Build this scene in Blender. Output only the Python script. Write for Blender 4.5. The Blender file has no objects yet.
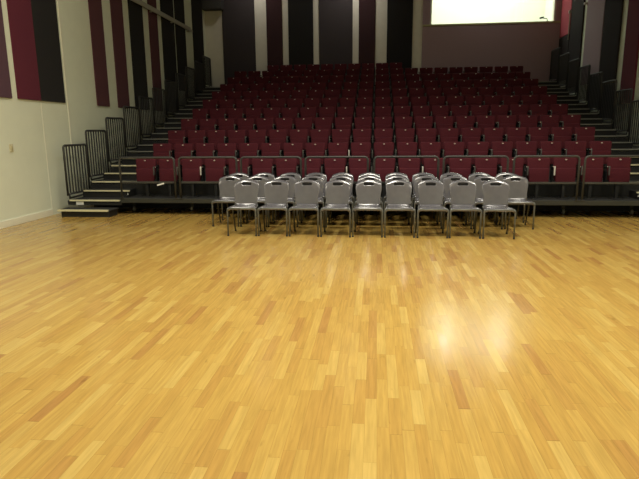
import bpy, bmesh, math, random
from mathutils import Vector, Matrix
random.seed(7)
PI = math.pi
scene = bpy.context.scene
COL = scene.collection

# ------------------------------------------------------------------ materials
def new_mat(name):
    m = bpy.data.materials.new(name); m.use_nodes = True
    nt = m.node_tree
    return m, nt, nt.nodes['Principled BSDF']

def setp(b, **kw):
    for k, v in kw.items():
        k = k.replace('_', ' ')
        if k in b.inputs:
            b.inputs[k].default_value = v

def mat(name, col, rough=.6, metal=0, spec=.5, var=.08, scale=30, bump=0, sheen=0, coat=0):
    m, nt, b = new_mat(name)
    setp(b, Roughness=rough, Metallic=metal)
    b.inputs['Specular IOR Level'].default_value = spec
    b.inputs['Sheen Weight'].default_value = sheen
    b.inputs['Coat Weight'].default_value = coat
    tc = nt.nodes.new('ShaderNodeTexCoord')
    n = nt.nodes.new('ShaderNodeTexNoise'); n.inputs['Scale'].default_value = scale
    n.inputs['Detail'].default_value = 3
    nt.links.new(tc.outputs['Object'], n.inputs['Vector'])
    r = nt.nodes.new('ShaderNodeValToRGB')
    r.color_ramp.elements[0].position = .3; r.color_ramp.elements[1].position = .7
    r.color_ramp.elements[0].color = [c * (1 - var) for c in col] + [1]
    r.color_ramp.elements[1].color = [min(1, c * (1 + var)) for c in col] + [1]
    nt.links.new(n.outputs['Fac'], r.inputs['Fac'])
    nt.links.new(r.outputs['Color'], b.inputs['Base Color'])
    if bump:
        bp = nt.nodes.new('ShaderNodeBump'); bp.inputs['Strength'].default_value = bump
        bp.inputs['Distance'].default_value = .004
        nt.links.new(n.outputs['Fac'], bp.inputs['Height'])
        nt.links.new(bp.outputs['Normal'], b.inputs['Normal'])
    return m

def emit(name, col, s):
    m, nt, b = new_mat(name)
    setp(b, Base_Color=(*col, 1), Roughness=.5)
    b.inputs['Emission Color'].default_value = (*col, 1)
    b.inputs['Emission Strength'].default_value = s
    return m

def floor_mat():
    m, nt, b = new_mat('strip_wood_floor')
    N = nt.nodes.new; L = nt.links.new
    def math_(op, a, c=None, v=None):
        n = N('ShaderNodeMath'); n.operation = op
        L(a, n.inputs[0])
        if c is not None: L(c, n.inputs[1])
        if v is not None: n.inputs[1].default_value = v
        return n.outputs[0]
    tc = N('ShaderNodeTexCoord'); sp = N('ShaderNodeSeparateXYZ'); L(tc.outputs['Object'], sp.inputs[0])
    W, LEN = .070, .56
    u = math_('DIVIDE', sp.outputs['X'], v=W)
    row = math_('FLOOR', u)
    wn = N('ShaderNodeTexWhiteNoise'); wn.noise_dimensions = '1D'; L(row, wn.inputs['W'])
    off = math_('MULTIPLY', wn.outputs['Value'], v=13.7)
    v0 = math_('DIVIDE', sp.outputs['Y'], v=LEN)
    vv = math_('ADD', v0, off)
    # uneven lengths: warp v gently
    sn = math_('SINE', math_('MULTIPLY', vv, v=4.1))
    vv = math_('ADD', vv, math_('MULTIPLY', sn, v=.16))
    pl = math_('FLOOR', vv)
    cb = N('ShaderNodeCombineXYZ'); L(row, cb.inputs[0]); L(pl, cb.inputs[1])
    w2 = N('ShaderNodeTexWhiteNoise'); w2.noise_dimensions = '3D'; L(cb.outputs[0], w2.inputs['Vector'])
    ramp = N('ShaderNodeValToRGB'); cr = ramp.color_ramp
    cols = [(0, (.350, .188, .054)), (.06, (.385, .224, .058)), (.3, (.413, .254, .062)), (.75, (.438, .280, .070)), (1, (.475, .325, .090))]
    cr.elements[0].position = 0; cr.elements[0].color = (*cols[0][1], 1)
    cr.elements[1].position = 1; cr.elements[1].color = (*cols[-1][1], 1)
    for p, c in cols[1:-1]:
        e = cr.elements.new(p); e.color = (*c, 1)
    L(w2.outputs['Value'], ramp.inputs[0])
    # grain
    mp = N('ShaderNodeMapping'); mp.inputs['Scale'].default_value = (38, 2.2, 1)
    av = N('ShaderNodeVectorMath'); av.operation = 'ADD'
    L(tc.outputs['Object'], av.inputs[0]); L(w2.outputs['Color'], av.inputs[1])
    L(av.outputs[0], mp.inputs['Vector'])
    g = N('ShaderNodeTexNoise'); g.inputs['Scale'].default_value = 1.6; g.inputs['Detail'].default_value = 6
    L(mp.outputs[0], g.inputs['Vector'])
    gr = N('ShaderNodeMapRange'); gr.inputs['From Min'].default_value = .3; gr.inputs['From Max'].default_value = .7
    gr.inputs['To Min'].default_value = .84; gr.inputs['To Max'].default_value = 1.08
    L(g.outputs['Fac'], gr.inputs['Value'])
    # knots and blotches
    k = N('ShaderNodeTexNoise'); k.inputs['Scale'].default_value = 7; k.inputs['Detail'].default_value = 4
    mp2 = N('ShaderNodeMapping'); mp2.inputs['Scale'].default_value = (2.2, .7, 1)
    L(av.outputs[0], mp2.inputs['Vector']); L(mp2.outputs[0], k.inputs['Vector'])
    kr = N('ShaderNodeMapRange'); kr.inputs['From Min'].default_value = .68; kr.inputs['From Max'].default_value = .78
    kr.inputs['To Min'].default_value = 1; kr.inputs['To Max'].default_value = .72
    L(k.outputs['Fac'], kr.inputs['Value'])
    # seams
    fu = math_('FRACT', u); fv = math_('FRACT', vv)
    su = math_('LESS_THAN', fu, v=.035); sv = math_('LESS_THAN', fv, v=.006)
    sm = math_('MAXIMUM', su, sv)
    sr = N('ShaderNodeMapRange'); sr.inputs['To Min'].default_value = 1; sr.inputs['To Max'].default_value = .80
    L(sm, sr.inputs['Value'])
    f1 = math_('MULTIPLY', gr.outputs[0], kr.outputs[0]); f2 = math_('MULTIPLY', f1, sr.outputs[0])
    mx = N('ShaderNodeVectorMath'); mx.operation = 'SCALE'; L(ramp.outputs[0], mx.inputs[0]); L(f2, mx.inputs['Scale'])
    L(mx.outputs[0], b.inputs['Base Color'])
    rr = N('ShaderNodeMapRange'); rr.inputs['To Min'].default_value = .14; rr.inputs['To Max'].default_value = .21
    L(w2.outputs['Value'], rr.inputs['Value']); L(rr.outputs[0], b.inputs['Roughness'])
    b.inputs['Specular IOR Level'].default_value = .45
    return m

M = dict(
    floor=floor_mat(),
    wall=mat('cream_painted_wall', (.73, .765, .61), .75, var=.02, scale=3),
    wall_back=mat('cream_painted_blockwork', (.66, .64, .56), .8, var=.03, scale=5),
    ceil=mat('dark_ceiling', (.06, .06, .06), .9),
    skirting=mat('white_gloss_skirting', (.80, .79, .64), .4, var=.02),
    crimson=mat('crimson_wall_fabric', (.115, .018, .034), .95, var=.06, scale=40, spec=.2, sheen=.04),
    maroon=mat('maroon_wall_fabric', (.098, .032, .040), .95, var=.06, scale=40, spec=.2, sheen=.05),
    mauve=mat('mauve_wall_fabric', (.34, .25, .285), .95, var=.06, scale=40, spec=.2, sheen=.05),
    purple=mat('dull_purple_wall_fabric', (.105, .056, .075), .95, var=.06, scale=40, spec=.2),
    deepmaroon=mat('deep_maroon_wall_fabric', (.044, .0215, .024), .95, var=.06, scale=40, spec=.2),
    plum=mat('dark_plum_wall_fabric', (.052, .044, .047), .95, var=.06, scale=40, spec=.2, sheen=.05),
    litcrimson=mat('crimson_wall_fabric_lit', (.34, .06, .08), .95, var=.06, scale=40, spec=.2),  # crimson fabric with the brighter light put into its colour
    nearblack=mat('near_black_wall_fabric', (.026, .020, .020), .95, var=.06, scale=40, spec=.15),
    black=mat('black_wall_fabric', (.019, .018, .0175), .95, var=.08, scale=40, spec=.2, sheen=.03),
    seat=mat('crimson_seat_fabric', (.070, .0095, .0155), .85, var=.12, scale=60, spec=.2, sheen=.02),
    seatpan=mat('crimson_seat_fabric_pan', (.070, .0095, .0155), .85, var=.12, scale=60, spec=.2, sheen=.02),
    blackplastic=mat('black_plastic', (.008, .008, .009), .6, spec=.2),
    greyplastic=mat('grey_armrest_plastic', (.075, .075, .072), .22),
    glintarm=mat('pale_armrest_plastic', (.62, .60, .54), .3),  # glints on the glossy arms, painted as a paler colour
    badge=mat('pale_number_plate', (.50, .42, .36), .35),
    deck=mat('charcoal_carpet', (.015, .015, .0145), .95, var=.2, scale=90, bump=.3),
    riser=mat('black_steel_riser', (.011, .011, .011), .7),
    fascia=mat('grey_steel_fascia', (.036, .038, .031), .5, metal=.2),
    rail=mat('dark_grey_rail_paint', (.050, .050, .046), .45, metal=.2),
    guard=mat('black_guard_rail_paint', (.030, .030, .028), .5),
    nosing=mat('cream_step_nosing', (.66, .62, .40), .5, var=.06),
    nosing2=mat('grey_step_nosing', (.30, .30, .26), .35, metal=.3),  # greyer nosing colour on the upper steps
    shell=mat('grey_polypropylene', (.100, .096, .107), .2, var=.05, scale=14, spec=1.0, coat=.9),
    legmetal=mat('grey_powder_coated_steel', (.13, .135, .12), .4, metal=.25),
    rearleg=mat('dark_steel_leg', (.06, .06, .055), .4, metal=.3),
    rubber=mat('black_rubber', (.02, .02, .02), .8),
    tray=mat('grey_cable_tray', (.42, .40, .32), .5, metal=.1),
    white=mat('white_card', (.8, .8, .76), .6),
    frame=mat('cream_window_frame', (.75, .72, .62), .5),
    boothwall=mat('white_booth_wall', (.86, .88, .78), .8, var=.01),
    lamp=emit('lit_lamp_glass', (1, .95, .95), 25),
    diffuser=emit('lit_ceiling_diffuser', (1, .86, .62), 4),
    switch=mat('cream_rocker_plastic', (.50, .46, .28), .4),
    steel=mat('bare_steel', (.4, .4, .38), .35, metal=.7),
)
mg, nt, b = new_mat('window_glass')
tr = nt.nodes.new('ShaderNodeBsdfTransparent'); tr.inputs[0].default_value = (.96, 1, .95, 1)
gl = nt.nodes.new('ShaderNodeBsdfGlossy'); gl.inputs['Roughness'].default_value = .02
mxs = nt.nodes.new('ShaderNodeMixShader'); mxs.inputs[0].default_value = .05
nt.links.new(tr.outputs[0], mxs.inputs[1]); nt.links.new(gl.outputs[0], mxs.inputs[2])
nt.links.new(mxs.outputs[0], nt.nodes['Material Output'].inputs['Surface']); M['glass'] = mg

# ------------------------------------------------------------------ helpers
def box(bm, x0, x1, y0, y1, z0, z1, bev=0, seg=2):
    r = bmesh.ops.create_cube(bm, size=1)
    vs = r['verts']
    for v in vs:
        v.co = Vector(((x0 + x1) / 2 + v.co.x * (x1 - x0), (y0 + y1) / 2 + v.co.y * (y1 - y0), (z0 + z1) / 2 + v.co.z * (z1 - z0)))
    if bev:
        es = list({e for v in vs for e in v.link_edges})
        bmesh.ops.bevel(bm, geom=es, offset=bev, segments=seg, profile=.5, affect='EDGES')
    return bm

def tube(bm, pts, r, n=10, cap=True):
    pts = [Vector(p) for p in pts]
    rings = []
    up = Vector((0, 0, 1))
    for i, p in enumerate(pts):
        a = pts[max(0, i - 1)]; c = pts[min(len(pts) - 1, i + 1)]
        t = (c - a).normalized()
        ref = Vector((0, 1, 0)) if abs(t.y) < .9 else Vector((1, 0, 0))
        e1 = t.cross(ref).normalized(); e2 = t.cross(e1).normalized()
        # widen at mitres
        k = 1.0
        rings.append([bm.verts.new(p + (e1 * math.cos(2 * PI * j / n) + e2 * math.sin(2 * PI * j / n)) * r * k) for j in range(n)])
    for a, c in zip(rings, rings[1:]):
        for j in range(n):
            bm.faces.new((a[j], a[(j + 1) % n], c[(j + 1) % n], c[j]))
    if cap:
        bm.faces.new(rings[0][::-1]); bm.faces.new(rings[-1])
    return bm

def arc(c, r, a0, a1, n, plane='xz', y=0):
    out = []
    for i in range(n + 1):
        a = a0 + (a1 - a0) * i / n
        out.append((c[0] + r * math.cos(a), y, c[1] + r * math.sin(a)))
    return out

def mesh(name, bm, m, parent=None, smooth=False, loc=None, rot=None):
    bmesh.ops.recalc_face_normals(bm, faces=bm.faces)
    me = bpy.data.meshes.new(name); bm.to_mesh(me); bm.free()
    me.materials.append(m)
    if smooth:
        for p in me.polygons: p.use_smooth = True
    o = bpy.data.objects.new(name, me); COL.objects.link(o)
    if parent: o.parent = parent
    if loc: o.location = loc
    if rot: o.rotation_euler = rot
    return o

def tag(o, label, cat, group=None, kind=None):
    if label: o['label'] = label
    if cat: o['category'] = cat
    if group: o['group'] = group
    if kind: o['kind'] = kind
    return o

def thing(name, loc, label, cat, group=None, rz=0):
    o = bpy.data.objects.new(name, None); COL.objects.link(o)
    o.empty_display_size = .1; o.location = loc; o.rotation_euler = (0, 0, rz)
    return tag(o, label, cat, group)

def struct(name, bm, m, parent=None):
    o = mesh(name, bm, m, parent)
    if not parent: o['kind'] = 'structure'
    return o

def copy_tree(o, kids, parent=None):
    c = o.copy(); COL.objects.link(c)
    if parent: c.parent = parent
    for ch in kids.get(o.name, []):
        copy_tree(ch, kids, c)
    return c

def kid_map(o):
    mp = {}
    def rec(p):
        mp[p.name] = list(p.children)
        for c in p.children: rec(c)
    rec(o); return mp

ORD = ['', 'first', 'second', 'third', 'fourth', 'fifth', 'sixth', 'seventh', 'eighth', 'ninth', 'tenth', 'eleventh',
       'twelfth', 'thirteenth', 'fourteenth', 'fifteenth', 'sixteenth', 'seventeenth', 'eighteenth', 'nineteenth', 'twentieth']

# ------------------------------------------------------------------ the setting
XL, XR, YB, YF, ZC = -6.72, 6.35, 21.25, -4.0, 8.2
struct('floor', box(bmesh.new(), XL - .2, XR + .2, YF - .2, YB + .2, -.2, 0), M['floor'])
struct('wall_left', box(bmesh.new(), XL - .2, XL, YF, YB + .2, 0, ZC), M['wall'])
struct('wall_right', box(bmesh.new(), XR, XR + .2, YF, YB + .2, 0, ZC), M['wall'])
struct('wall_front', box(bmesh.new(), XL - .2, XR + .2, YF - .2, YF, 0, ZC), M['wall'])
struct('ceiling', box(bmesh.new(), XL - .2, XR + .2, YF - .2, YB + 3.2, ZC, ZC + .2), M['ceil'])
# back wall with the opening of the control-room window
WX0, WX1, WZ0, WZ1 = 1.73, 6.12, 5.41, 7.3
bm = bmesh.new()
box(bm, XL, XR, YB, YB + .2, 0, WZ0); box(bm, XL, WX0, YB, YB + .2, WZ0, WZ1)
box(bm, WX1, XR, YB, YB + .2, WZ0, WZ1); box(bm, XL, XR, YB, YB + .2, WZ1, ZC)
struct('wall_back', bm, M['wall_back'])
bm = bmesh.new()
box(bm, .9, 1.1, YB + .2, YB + 3, 4.5, ZC); box(bm, 6.6, 6.8, YB + .2, YB + 3, 4.5, ZC)
box(bm, .9, 6.8, YB + 3, YB + 3.2, 4.5, ZC); box(bm, .9, 6.8, YB + .2, YB + 3.2, 4.3, 4.5)
struct('wall_control_room', bm, M['boothwall'])
w = bpy.data.objects.new('window_1', None); COL.objects.link(w); w.location = (WX0, YB, WZ0); w['kind'] = 'structure'
bm = bmesh.new()
box(bm, 0, .05, -.02, .2, 0, WZ1 - WZ0); box(bm, WX1 - WX0 - .05, WX1 - WX0, -.02, .2, 0, WZ1 - WZ0)
box(bm, 0, WX1 - WX0, -.02, .2, WZ1 - WZ0 - .05, WZ1 - WZ0)
mesh('window_frame', bm, M['frame'], w)
mesh('window_pane', box(bmesh.new(), .05, WX1 - WX0 - .05, .10, .106, 0.0, WZ1 - WZ0 - .05), M['glass'], w)
mesh('window_sill', box(bmesh.new(), 1.46 - WX0, XR - WX0, -.07, .0, -.06, 0), mat('olive_cream_sill', (.42, .40, .22), .5), w)

# skirting, joints
struct('baseboard_left', box(bmesh.new(), XL, XL + .02, YF, 10.285, 0, .125, .004), M['skirting'])
struct('trim_1', box(bmesh.new(), XL, XL + .006, 10.285, 10.298, .11, 2.27), M['skirting'])
struct('trim_2', box(bmesh.new(), XL, XL + .012, 11.22, 11.25, 0, ZC), M['skirting'])
struct('trim_3', box(bmesh.new(), XL, -5.95, 20.85, YB, 6.12, ZC), M['ceil'])

# acoustic panels
def panel(wall, a, c, z0, z1, m, label):
    bm = bmesh.new(); t = .025 if wall == 'L' else .05
    if wall == 'L': box(bm, 0, t, a, c, z0, z1, .006); loc = (XL, 0, 0)
    elif wall == 'R': box(bm, -t, 0, a, c, z0, z1, .006); loc = (XR, 0, 0)
    else: box(bm, a, c, -t, 0, z0, z1, .006); loc = (0, YB, 0)
    # recentre
    o = mesh('acoustic_wall_panel', bm, M[m], loc=loc)
    tag(o, label, 'wall panel', {'L': 'fabric panels on the left wall', 'R': 'fabric panels on the right wall', 'B': 'fabric panels on the back wall'}[wall])
    return o
PZ = 2.265; PT = 7.4
for a, c, m, l in [
    (7.6, 9.42, 'purple', 'mauve fabric wall panel at the far left edge of the photo'),
    (9.59, 10.28, 'crimson', 'crimson fabric panel on left wall, touching the black panel beside it'),
    (10.28, 11.13, 'black', 'black fabric panel on left wall, joined to the crimson panel'),
    (12.475, 13.08, 'maroon', 'dark maroon fabric strip on left wall, nearer of the two similar ones'),
    (13.54, 14.18, 'maroon', 'dark maroon fabric strip on left wall, between another maroon and a black one'),
    (14.55, 15.42, 'black', 'wide black fabric panel on left wall, meeting the start of the cable tray'),
    (15.84, 16.47, 'maroon', 'dark maroon fabric strip on left wall, under the cable tray between black panels'),
    (16.80, 17.86, 'black', 'black fabric panel on left wall just beyond the last maroon strip'),
    (17.98, 18.90, 'black', 'black fabric panel on left wall beside the end of the cable tray'),
    (19.70, 20.88, 'black', 'black fabric panel on left wall, nearest the back corner')]:
    panel('L', a, c, PZ if a < 17 else 3.0, PT, m, l)
for a, c, m, l in [
    (-6.04, -4.79, 'plum', 'wide dark plum fabric panel on back wall, nearest the left corner'),
    (-4.34, -3.74, 'deepmaroon', 'dark maroon fabric panel on back wall, left of the black one'),
    (-3.51, -2.57, 'black', 'black fabric panel on back wall between two narrow pale strips'),
    (-2.35, -1.10, 'plum', 'wide dark plum fabric panel at the middle of the back wall'),
    (-.87, -.26, 'deepmaroon', 'dark maroon fabric panel on back wall, right of the middle plum one'),
    (.17, 1.10, 'black', 'black fabric panel on back wall, left of the lit window')]:
    panel('B', a, c, 3.24, PT, m, l)
panel('B', 1.46, XR - .01, 3.24, WZ0 - .065, 'mauve', 'very wide mauve brown fabric panel below the lit control room window')
panel('B', 1.46, WX0 - .005, WZ0 + .005, PT, 'mauve', 'narrow mauve fabric strip up the left side of the lit window')
panel('B', WX1 + .005, XR - .01, WZ0 + .005, PT, 'mauve', 'narrow mauve fabric strip between the lit window and right corner')
for a, c, m, l in [
    (18.98, 20.10, 'nearblack', 'dark plum fabric panel on right wall beside the crimson corner panel'),
    (17.30, 18.66, 'mauve', 'wide mauve fabric panel on right wall beside a thin pale strip'),
    (16.12, 17.26, 'nearblack', 'dark plum fabric panel on right wall, butted against the mauve one'),
    (14.95, 15.72, 'crimson', 'crimson fabric panel on right wall near the right edge of the photo'),
    (13.6, 14.45, 'black', 'black fabric panel on right wall nearest the camera')]:
    panel('R', a, c, PZ if a < 17 else 3.0, PT, m, l)

o = panel('R', 20.15, 21.17, 4.82, PT, 'litcrimson', 'crimson fabric panel, light painted into its colour, on right wall at the back corner')
panel('R', 20.15, 21.17, 3.3, 4.80, 'nearblack', 'near black fabric panel under the crimson one at the back corner')
# cable tray along left wall
t = thing('cable_tray', (XL, 13.9, 5.10), 'grey cable tray running along the left wall over the fabric panels', 'cable tray')
mesh('tray_rail', box(bmesh.new(), .07, .10, -1.5, 5.55, -.05, .03, .005), M['tray'], t)
mesh('tray_rail', box(bmesh.new(), .0, .03, -1.5, 5.55, .05, .12, .005), M['tray'], t)
mesh('tray_base', box(bmesh.new(), .0, .08, -1.5, 5.55, -.02, -.005), mat('brown_tray_base', (.10, .08, .06), .7), t)
for y in (-1.2, .4, 2.0, 3.6, 5.2):
    mesh('bracket', box(bmesh.new(), 0, .09, y, y + .05, -.08, -.052), M['tray'], t)
# conduit and small fittings on the right wall
t = thing('wall_conduit', (XR - .08, 20.12, 4.6), 'thin pale conduit with a round fitting on the right wall near the back corner', 'conduit')
mesh('pipe', tube(bmesh.new(), [(0, 0, 0), (0, 0, .85)], .016), M['tray'], t)
mesh('fitting', box(bmesh.new(), -.05, .03, -.05, .05, .85, .95, .02), M['badge'], t)
for y, z, l in [(18.68, 5.45, 'small round pale fitting on the thin pale strip of the right wall'),
                (17.25, 5.45, 'small round pale fitting high on the right wall beside the mauve panel')]:
    t = thing('wall_fitting', (XR - .05, y, z), l, 'wall fitting', 'small fittings on the right wall')
    mesh('knob', tube(bmesh.new(), [(-.09, 0, 0), (-.04, 0, 0), (0, 0, 0)], .04), M['badge'], t, True)
    mesh('back_plate', box(bmesh.new(), 0, .05, -.05, .05, -.06, .06, .008), M['tray'], t)
# light switch on the near left wall
t = thing('light_switch', (XL, 9.25, 1.40), 'small cream light switch on the bare left wall below the panels', 'light switch')
mesh('switch_plate', box(bmesh.new(), 0, .014, -.05, .05, -.085, .055, .005), mat('cream_switch_plastic', (.62, .58, .38), .4), t)
mesh('rocker', box(bmesh.new(), .014, .026, -.02, .02, -.05, .02, .004), M['switch'], t)

# control room things
t = thing('desk_lamp', (5.88, YB + .04, WZ0), 'small dark desk lamp leaning over the right end of the lit window sill', 'lamp')
mesh('base', tube(bmesh.new(), [(0, 0, 0), (0, 0, .02)], .05), M['riser'], t)
mesh('arm', tube(bmesh.new(), [(0, 0, .02), (-.02, 0, .10), (-.20, 0, .14)], .014), M['riser'], t)
mesh('lamp_shade', tube(bmesh.new(), [(-.14, 0, .155), (-.27, 0, .125)], .028), M['riser'], t)
for x, l in [(2.80, 'left of the two bright floodlights behind the control room glass'), (4.95, 'right of the two bright floodlights behind the control room glass')]:
    t = thing('floodlight', (x, YB + .55, 6.78), l, 'floodlight', 'floodlights in the control room')
    mesh('housing', box(bmesh.new(), -.26, .26, 0, .14, -.2, .2, .02), M['riser'], t)
    mesh('lamp_glass', box(bmesh.new(), -.22, .22, -.015, 0, -.16, .16), M['lamp'], t)
    mesh('hanger', tube(bmesh.new(), [(0, .07, .2), (0, .07, ZC - 6.78)], .015), M['riser'], t)

# ceiling luminaires of the hall (out of the picture, they light it)
def area(name, loc, rot, sx, sy, power, col, spread=PI):
    l = bpy.data.lights.new(name, 'AREA'); l.shape = 'RECTANGLE'; l.size = sx; l.size_y = sy
    l.energy = power; l.color = col; l.spread = spread
    o = bpy.data.objects.new(name, l); COL.objects.link(o); o.location = loc; o.rotation_euler = rot
    return o
HALL = (1, .95, .82)
i = 0
for y, p in [(-1.5, 25), (2.2, 100), (5.6, 200), (9.2, 38)]:
    for x in (-4.2, -.2, 3.8):
        i += 1
        t = thing('ceiling_light', (x, y, 7.2), 'square ceiling light above the wooden floor', 'ceiling light', 'hall ceiling lights')
        mesh('housing', box(bmesh.new(), -.5, .5, -.5, .5, .02, .12, .01), M['tray'], t)
        mesh('diffuser', box(bmesh.new(), -.45, .45, -.45, .45, .0, .02), M['diffuser'], t)
        mesh('hanger', tube(bmesh.new(), [(0, 0, .12), (0, 0, ZC - 7.2)], .012), M['tray'], t)
        area('hall_lamp', (x, y, 7.17), (0, 0, 0), .9, .9, p * ({-4.2: .33, -.2: 1.45, 3.8: .28}[x] if y < 5 else {-4.2: 1.0, -.2: 1.0, 3.8: .8}[x]), HALL, math.radians(165 if x < -1 else 130))
for y in (19.7,):  # unseen fill lamps, added to brighten the back wall
    for x, p in ((-4.6, 13), (-1.2, 20), (3.6, 7)):
        t = thing('ceiling_light', (x, y, 7.9), 'unseen square fill light added above the raked seating', 'ceiling light', 'fill lights added above the seating')
        mesh('housing', box(bmesh.new(), -.3, .3, -.3, .3, .02, ZC - 7.9, .01), M['tray'], t)
        mesh('diffuser', box(bmesh.new(), -.28, .28, -.28, .28, .0, .02), M['diffuser'], t)
        area('seating_fill_lamp', (x, y, 7.87), (math.radians(50), 0, 0), .5, .5, p, (1, .94, .86), math.radians(105))
area('control_room_lamp', (3.9, YB + 1.6, 7.9), (0, 0, 0), 4, 2, 160, (1, 1, .92))

# ------------------------------------------------------------------ tiered seating
SX0, SX1 = -5.30, 4.80       # seating block
AX0, AX1 = -6.45, 5.98       # outer ends of the stairs
Y0, DY, DZ = 10.43, .945, .293
NR = 11
for n in range(1, NR + 1):
    y = Y0 + DY * (n - 1); z = DZ * n
    depth = DY - .002 if n < NR else YB - y - .004
    t = thing('seating_tier', (0, y, 0), 'charcoal carpeted tier carrying the %s row of seats from the floor' % ORD[n] if n < NR else 'topmost charcoal carpeted tier against the back wall', 'seating tier', 'tiers of the raked seating')
    mesh('deck', box(bmesh.new(), AX0, AX1, 0.0 if n > 1 else .021, depth, z - .05, z - .002, .003), M['deck'], t)
    if n == 1:
        mesh('fascia', box(bmesh.new(), SX0, AX1, -.02, .02, z - .048, z + .04, .004), M['fascia'], t)
        mesh('fascia', box(bmesh.new(), AX0, SX0, 0, .02, z - .10, z - .012), M['riser'], t)
        bm = bmesh.new(); box(bm, AX0 + .05, AX1, .92, .94, .01, z - .05)
        mesh('underframe_panel', bm, M['riser'], t)
    else:
        mesh('riser', box(bmesh.new(), AX0, AX1, 0.0, .019, z - DZ + .001, z - .052), M['riser'], t)
    for x0, x1, s in ((AX0 + .05, SX0 - .03, 'l'), (SX1 + .03, AX1 - .05, 'r')):
        mm = 'nosing' if n < 4 else 'nosing2'
        mesh('stair_nosing', box(bmesh.new(), x0, x1, -.025, .035, z - .022, z + .006, .003), M[mm], t)
# castors under the front edge
for x, l in [(-5.29, 'castor under the front tier, beside the left stairs'), (-4.02, 'second castor from the left stairs under the front tier'),
             (3.51, 'castor under the front tier, right of the grey chairs'), (4.79, 'castor under the front tier, nearest the right stairs')]:
    t = thing('castor', (x, 10.98, 0), l, 'castor', 'castors under the seating')
    bm = tube(bmesh.new(), [(-.02, 0, .045), (.02, 0, .045)], .045, 16)
    mesh('wheel', bm, M['steel'], t, True)
    mesh('fork', box(bmesh.new(), -.03, .03, .0, .03, .04, .20, .004), M['fascia'], t)
# half steps
for side, x0, x1 in (('left', AX0, SX0 - .02), ('right', SX1 + .02, AX1)):
    for n in range(0, NR):
        z = DZ * n + DZ / 2
        y = Y0 + DY * (n - 1) + DY / 2 if n else 10.05
        ybk = Y0 + DY * n - .002
        if n == 0: lab = 'lowest step of the %s stairs, standing on the wooden floor' % side
        else: lab = 'half step of the %s stairs between the %s and %s tiers' % (side, ORD[n], ORD[n + 1])
        t = thing('stair_step', (x0, y, DZ * n), lab, 'stair step', 'half steps of the %s stairs' % side)
        w_ = x1 - x0; h = DZ / 2
        if n == 0:
            w_ = 1.08
            bm = bmesh.new(); box(bm, .05, w_ - .03, .03, ybk - y, .0, h - .03, .004)
            mesh('step_body', bm, M['riser'], t)
            mesh('tread', box(bmesh.new(), -.0, w_, 0.01, ybk - y, h - .03, h - .002, .003), M['deck'], t)
            mesh('stair_nosing', box(bmesh.new(), .0, w_ - .03, -.025, .03, h - .03, h + .004, .003), M['nosing'], t)
        else:
            mesh('step_body', box(bmesh.new(), .06, w_ - .08, 0.02, ybk - y, 0, h - .004, .003), M['riser'], t)
            if n == 1:
                bm = bmesh.new(); xm = -5.385 - x0 if side == 'left' else .035
                vs = [bm.verts.new(v) for v in ((xm - .014, .019, .055), (xm + .014, .019, .055), (xm, .019, .105))]
                vs2 = [bm.verts.new(v.co + Vector((0, -.004, 0))) for v in vs]
                bm.faces.new(vs); bm.faces.new(vs2[::-1])
                for a_ in range(3): bm.faces.new((vs[a_], vs[(a_ + 1) % 3], vs2[(a_ + 1) % 3], vs2[a_]))
                mesh('marker_sticker', bm, M['white'], t)
            mm = 'nosing' if n < 4 else 'nosing2'
            mesh('stair_nosing', box(bmesh.new(), .10 if side == 'left' else .0, w_ - (.02 if side == 'left' else .10), -.015, .035, h - .022, h + .006, .003), M[mm], t)

# ------------------------------------------------------------------ front guard rails
FR = [(-5.27, -4.14), (-4.04, -2.88), (-2.79, -1.61), (-1.52, -.32), (-.20, 1.00), (1.10, 2.27), (2.38, 3.54), (3.64, 4.78)]
def rounded_frame(bm, x0, x1, z0, z1, r, rad):
    pts = [(x0, 0, z0), (x0, 0, z1 - rad)] + arc((x0 + rad, z1 - rad), rad, PI, PI / 2, 5)[1:] + arc((x1 - rad, z1 - rad), rad, PI / 2, 0, 5) + [(x1, 0, z0)]
    return tube(bm, pts, r, 10)
for i, (a, c) in enumerate(FR):
    t = thing('safety_rail', (a, Y0 - .01, DZ), 'grey tubular safety rail along the front tier, %s from the left stairs' % ORD[i + 1], 'safety rail', 'safety rails along the front tier')
    W_ = c - a
    mesh('rail_frame', rounded_frame(bmesh.new(), 0, W_, .042, .857, .021, .07), M['rail'], t, True)
    mesh('middle_rail', box(bmesh.new(), .02, W_ - .02, -.012, .012, .345, .385, .004), M['rail'], t)
    for s in (0, W_):
        mesh('foot_plate', box(bmesh.new(), s - .035, s + .035, -.03, .04, .042, .054, .002), M['rail'], t)

# ------------------------------------------------------------------ side guard panels
def guard():
    t = thing('guard_rail', (0, 0, 0), None, 'guard rail')
    L_ = .86
    bm = bmesh.new()
    pts = [(0, 0, .09), (0, 0, 1.05)] + arc((.05, 1.05), .05, PI, PI / 2, 4)[1:] + arc((L_ - .05, 1.05), .05, PI / 2, 0, 4) + [(L_, 0, .09)]
    tube(bm, pts, .022, 8)
    tube(bm, [(0, 0, .12), (L_, 0, .12)], .02, 8)
    bmesh.ops.rotate(bm, verts=bm.verts, matrix=Matrix.Rotation(PI / 2, 3, 'Z'))
    mesh('guard_frame', bm, M['guard'], t, True)
    bm = bmesh.new()
    for k in range(1, 8):
        yk = L_ * k / 8
        box(bm, -.011, .011, yk - .012, yk + .012, .12, 1.09)
    mesh('guard_bars', bm, M['guard'], t)
    bm = bmesh.new()
    tube(bm, [(0, .06, .12), (0, .06, .035), (0, .62, .05), (0, .68, .12)], .02, 8)
    mesh('mounting_bracket', bm, M['rail'], t, True)
    return t
g0 = guard(); gk = kid_map(g0)
first = True
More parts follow.
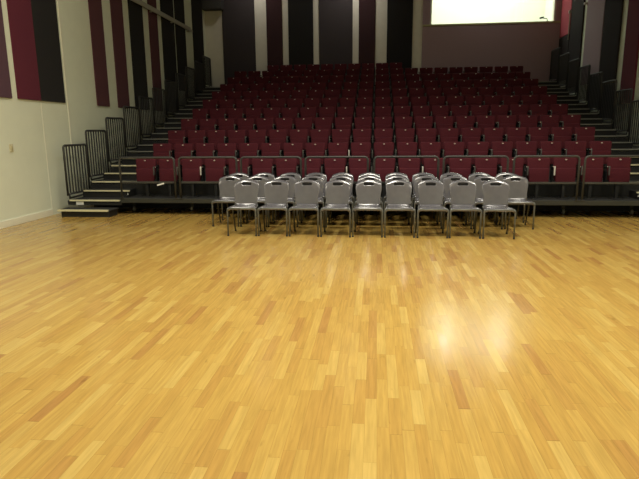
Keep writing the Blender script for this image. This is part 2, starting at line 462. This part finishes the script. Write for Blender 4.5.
for side, x in (('left', -6.42), ('right', 5.94)):
    for n in range(1, NR + 1):
        g = g0 if first else copy_tree(g0, gk)
        first = False
        g.location = (x, Y0 - .05 + DY * (n - 1) + (.03 if n == 1 else 0), DZ * n)
        tag(g, 'black barred guard rail beside the %s stairs, %s one up from the floor' % (side, ORD[n]), 'guard rail', 'guard rails beside the %s stairs' % side)
        if side == 'right' and n in (6, 7):
            i_ = mesh('infill_panel', box(bmesh.new(), -.006, .006, .03, .83, .13, 1.04), M['blackplastic'], g); i_['label'] = 'solid black infill'

# ------------------------------------------------------------------ tip-up seats
def make_seat():
    t = thing('theatre_seat', (0, 0, 0), None, 'theatre seat')
    # local: x across, y towards the back wall, z above the deck; origin on the deck below the back
    bm = bmesh.new()
    box(bm, -.224, .224, -.035, .035, .36, .815, .03, 3)
    for v in bm.verts:                      # slight rake and soft curved top
        v.co.y += (v.co.z - .4) * .12 + .10 * v.co.x ** 2 * -2
        if v.co.z > .7: v.co.z -= .35 * v.co.x ** 2
        v.co.x *= 1 - .12 * max(0, (.62 - v.co.z)) / .26
    mesh('backrest', bm, M['seat'], t, True)
    bm = bmesh.new()
    box(bm, -.200, .200, -.085, -.03, .325, .60, .022, 3)
    for v in bm.verts:
        v.co.y += (v.co.z - .4) * .10
        v.co.x *= 1 - .06 * max(0, (.60 - v.co.z) / .26)
    mesh('seat_cushion', bm, M['seatpan'], t, True)
    bm = bmesh.new()
    box(bm, -.03, .03, -.02, .04, 0, .40); box(bm, -.10, .10, -.10, .12, 0, .012)
    box(bm, -.21, .21, -.02, .02, .33, .37)
    mesh('pedestal', bm, M['riser'], t)
    bm = bmesh.new()
    tube(bm, [(0, -.028, .766), (0, -.042, .766)], .5, 16)
    for v in bm.verts: v.co.x *= .038; v.co.z = .766 + (v.co.z - .766) * .024
    mesh('number_plate', bm, M['badge'], t)
    arm(t, -.25)
    return t
def arm(t, x):
    bm = bmesh.new()
    box(bm, x - .012, x + .012, -.10, .02, .30, .55, .006)
    mesh('arm_post', bm, M['blackplastic'], t)
    bm = bmesh.new()
    box(bm, x - .013, x + .013, -.215, -.17, .47, .65, .012, 3)
    a = mesh('armrest', bm, M['greyplastic'], t, True)
    bm = bmesh.new()
    tube(bm, [(x, -.10, .63), (x, .02, .63)], .018, 12)
    mesh('pivot', bm, M['blackplastic'], t, True)
    mesh('pivot_cap', tube(bmesh.new(), [(x, -.112, .632), (x, -.1, .632)], .008, 10), M['badge'], t)
s0 = make_seat(); sk = kid_map(s0)
# the seats beside the stairs have no shared arm on that side
sk_end = dict(sk); sk_end[s0.name] = [c for c in s0.children if c.name.split('.')[0] not in ('arm_post', 'armrest', 'pivot', 'pivot_cap')]
first = True
BY = 11.045 - Y0
glint_arm = None
for n in range(1, NR + 1):
    ids = range(20) if n < NR else range(2, 12)
    for q, i in enumerate(ids):
        if (n, i) == (1, 1): s = s0
        else: s = copy_tree(s0, sk_end if q == 0 else sk)
        s.location = ((i - 10) * .5, Y0 + DY * (n - 1) + BY, DZ * n)
        k = q + 1
        if n == NR: l = 'crimson tip-up seat, %s from the left end of the short topmost row' % ORD[k]
        elif k <= 10: l = 'crimson tip-up seat, %s from left stairs in the %s row from the floor' % (ORD[k], ORD[n])
        else: l = 'crimson tip-up seat, %s from right stairs in the %s row from the floor' % (ORD[21 - k], ORD[n])
        tag(s, l, 'theatre seat', 'tip-up seats of the raked seating')
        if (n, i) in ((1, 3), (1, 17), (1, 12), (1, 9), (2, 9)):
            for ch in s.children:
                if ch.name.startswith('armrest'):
                    if glint_arm is None:
                        glint_arm = ch.data.copy(); glint_arm.materials[0] = M['glintarm']
                    ch.data = glint_arm; ch['label'] = 'pale worn armrest'

# ------------------------------------------------------------------ grey stacking chairs
def make_chair():
    t = thing('stacking_chair', (0, 0, 0), None, 'chair')
    # origin on the floor between the front feet; faces -y
    # backrest shell
    zs = [.470, .49, .53, .575, .62, .665, .71, .745, .768, .776, .818, .826, .838, .848, .855, .857, .851]
    ro = [0] * 12 + [.004, .012, .026, .046, .062]
    us = [-1, -.96, -.85, -.7, -.5, -.44, -.40, -.2, 0, .2, .40, .44, .5, .7, .85, .96, 1]
    def hw(z):
        k = (z - .47) / .385
        tab = [(0, .192), (.1, .188), (.25, .186), (.42, .198), (.6, .208), (.8, .210), (.93, .205), (1.0, .190)]
        for (a, wa), (c, wc) in zip(tab, tab[1:]):
            if k <= c: return wa + (wc - wa) * max(0, (k - a)) / (c - a)
        return tab[-1][1]
    bm = bmesh.new(); grid = []
    for z, rb in zip(zs, ro):
        r = []
        for u in us:
            x = u * hw(z)
            k = (z - .47) / .385
            y = .355 + .085 * k ** 1.2 - .30 * x * x * 1.6 + rb
            zz = z - (1.25 * x * x * max(0, (k - .55)) / .45)
            r.append(bm.verts.new((x, y, zz)))
        grid.append(r)
    for j in range(len(zs) - 1):
        for i in range(len(us) - 1):
            if zs[j] == .776 and abs((us[i] + us[i + 1]) / 2) < .41: continue
            bm.faces.new((grid[j][i], grid[j][i + 1], grid[j + 1][i + 1], grid[j + 1][i]))
    o = mesh('backrest', bm, M['shell'], t, True)
    md = o.modifiers.new('thick', 'SOLIDIFY'); md.thickness = .014; md.offset = 0
    md = o.modifiers.new('soft', 'SUBSURF'); md.levels = 1; md.render_levels = 1
    bm = bmesh.new()
    box(bm, -.088, .088, .424, .434, .768, .825, .008)
    for v in bm.verts: v.co.y -= .48 * v.co.x ** 2; v.co.z -= .6 * v.co.x ** 2
    mesh('handle_slot_shade', bm, M['blackplastic'], t, True)  # black plate behind the slot stands in for its shade
    # seat shell
    bm = bmesh.new(); grid = []
    ys = [-.012, -.005, .02, .07, .15, .24, .31, .35, .375]
    zz_ = [.425, .452, .468, .468, .460, .457, .462, .478, .52]
    for y, z in zip(ys, zz_):
        r = []
        for i in range(11):
            u = i / 5 - 1
            w_ =   .226 if y < .2 else .226 - (y - .2) * .26
            r.append(bm.verts.new((u * w_, y, z + (.008 * u * u if y > 0 else 0) - (.022 if abs(u) == 1 else 0))))
        grid.append(r)
    for j in range(len(ys) - 1):
        for i in range(10):
            bm.faces.new((grid[j][i], grid[j][i + 1], grid[j + 1][i + 1], grid[j + 1][i]))
    o = mesh('seat', bm, M['shell'], t, True)
    md = o.modifiers.new('thick', 'SOLIDIFY'); md.thickness = .012; md.offset = -1
    # frame
    bm = bmesh.new()
    tube(bm, [(-.205, .004, .444), (.205, .004, .444)], .0135)
    for s in (-1, 1):
        tube(bm, [(s * .215, .012, .43), (s * .205, .15, .432), (s * .19, .34, .44), (s * .17, .375, .50), (s * .165, .40, .60)], .012)
    tube(bm, [(-.19, .33, .432), (.19, .33, .432)], .011)
    mesh('seat_frame', bm, M['legmetal'], t, True)
    for s in (-1, 1):
        pts = [(s * .228, 0, .012), (s * .228, .003, .41)]
        pts += [(s * .226, .004, .430), (s * .218, .004, .440), (s * .203, .004, .444)]
        lg = mesh('leg', tube(bmesh.new(), pts, .0135), M['legmetal'], t, True)
        mesh('rubber_foot', tube(bmesh.new(), [(s * .228, 0, 0), (s * .228, 0, .025)], .0155), M['rubber'], lg, True)
        lg = mesh('leg', tube(bmesh.new(), [(s * .20, .22, .425), (s * .208, .27, .35), (s * .218, .43, .012)], .012), M['rearleg'], t, True)
        mesh('rubber_foot', tube(bmesh.new(), [(s * .218, .435, 0), (s * .218, .43, .025)], .016), M['rubber'], lg, True)
    return t
c0 = make_chair(); ck = kid_map(c0)
first = True
CX = -.285
for ri, (cnt, y, sp, lab) in enumerate([(9, 8.35, .5, 'nearest row, closest to the camera'), (11, 9.19, .502, 'middle row of grey chairs'), (11, 9.86, .506, 'rear row, against the seating')]):
    for k in range(cnt):
        c = c0 if first else copy_tree(c0, ck)
        first = False
        x = CX + (k - (cnt - 1) / 2) * sp
        c.location = (x + random.uniform(-.006, .006), y + random.uniform(-.015, .015), 0)
        c.rotation_euler = (0, 0, math.radians(random.uniform(-1.2, 1.2)))
        tag(c, 'grey plastic stacking chair, %s from left in the %s' % (ORD[k + 1], lab), 'chair', 'grey stacking chairs on the wooden floor')

# small marks
o = mesh('paper_slip', box(bmesh.new(), -.075, .075, -.003, .003, -.014, .014, .002), M['white'], loc=(-4.44, Y0 - .026, .622), rot=(0, math.radians(-15), 0))
tag(o, 'small white paper slip stuck to the middle bar of the leftmost safety rail', 'paper')
o = mesh('step_label', box(bmesh.new(), 0, .16, -.004, 0, -.07, 0), M['white'], loc=(-6.27, Y0 - .001, DZ - .028))
tag(o, 'small white label stuck under the second step of the left stairs', 'label')

# ------------------------------------------------------------------ camera
f = 540.154; pit, yaw, rol = CAMP = (.19917, .10512, -.00829)
c_, s_ = math.cos(yaw), math.sin(yaw)
fw = Vector((-s_ * math.cos(pit), c_ * math.cos(pit), -math.sin(pit)))
r = Vector((c_, s_, 0)); u = r.cross(fw)
r2 = math.cos(rol) * r + math.sin(rol) * u
u2 = -math.sin(rol) * r + math.cos(rol) * u
cam = bpy.data.cameras.new('camera'); co = bpy.data.objects.new('camera', cam); COL.objects.link(co)
cam.sensor_width = 36; cam.sensor_fit = 'HORIZONTAL'; cam.lens = f / 639 * 36
co.matrix_world = Matrix(((r2.x, u2.x, -fw.x, -.161), (r2.y, u2.y, -fw.y, 0), (r2.z, u2.z, -fw.z, 1.65), (0, 0, 0, 1)))
scene.camera = co

w = bpy.data.worlds.new('world'); scene.world = w; w.use_nodes = True
w.node_tree.nodes['Background'].inputs[0].default_value = (.01, .01, .01, 1)
vs = scene.view_settings
vs.view_transform = 'Standard'; vs.look = 'None'; vs.exposure = 0; vs.gamma = 1; vs.use_curve_mapping = False
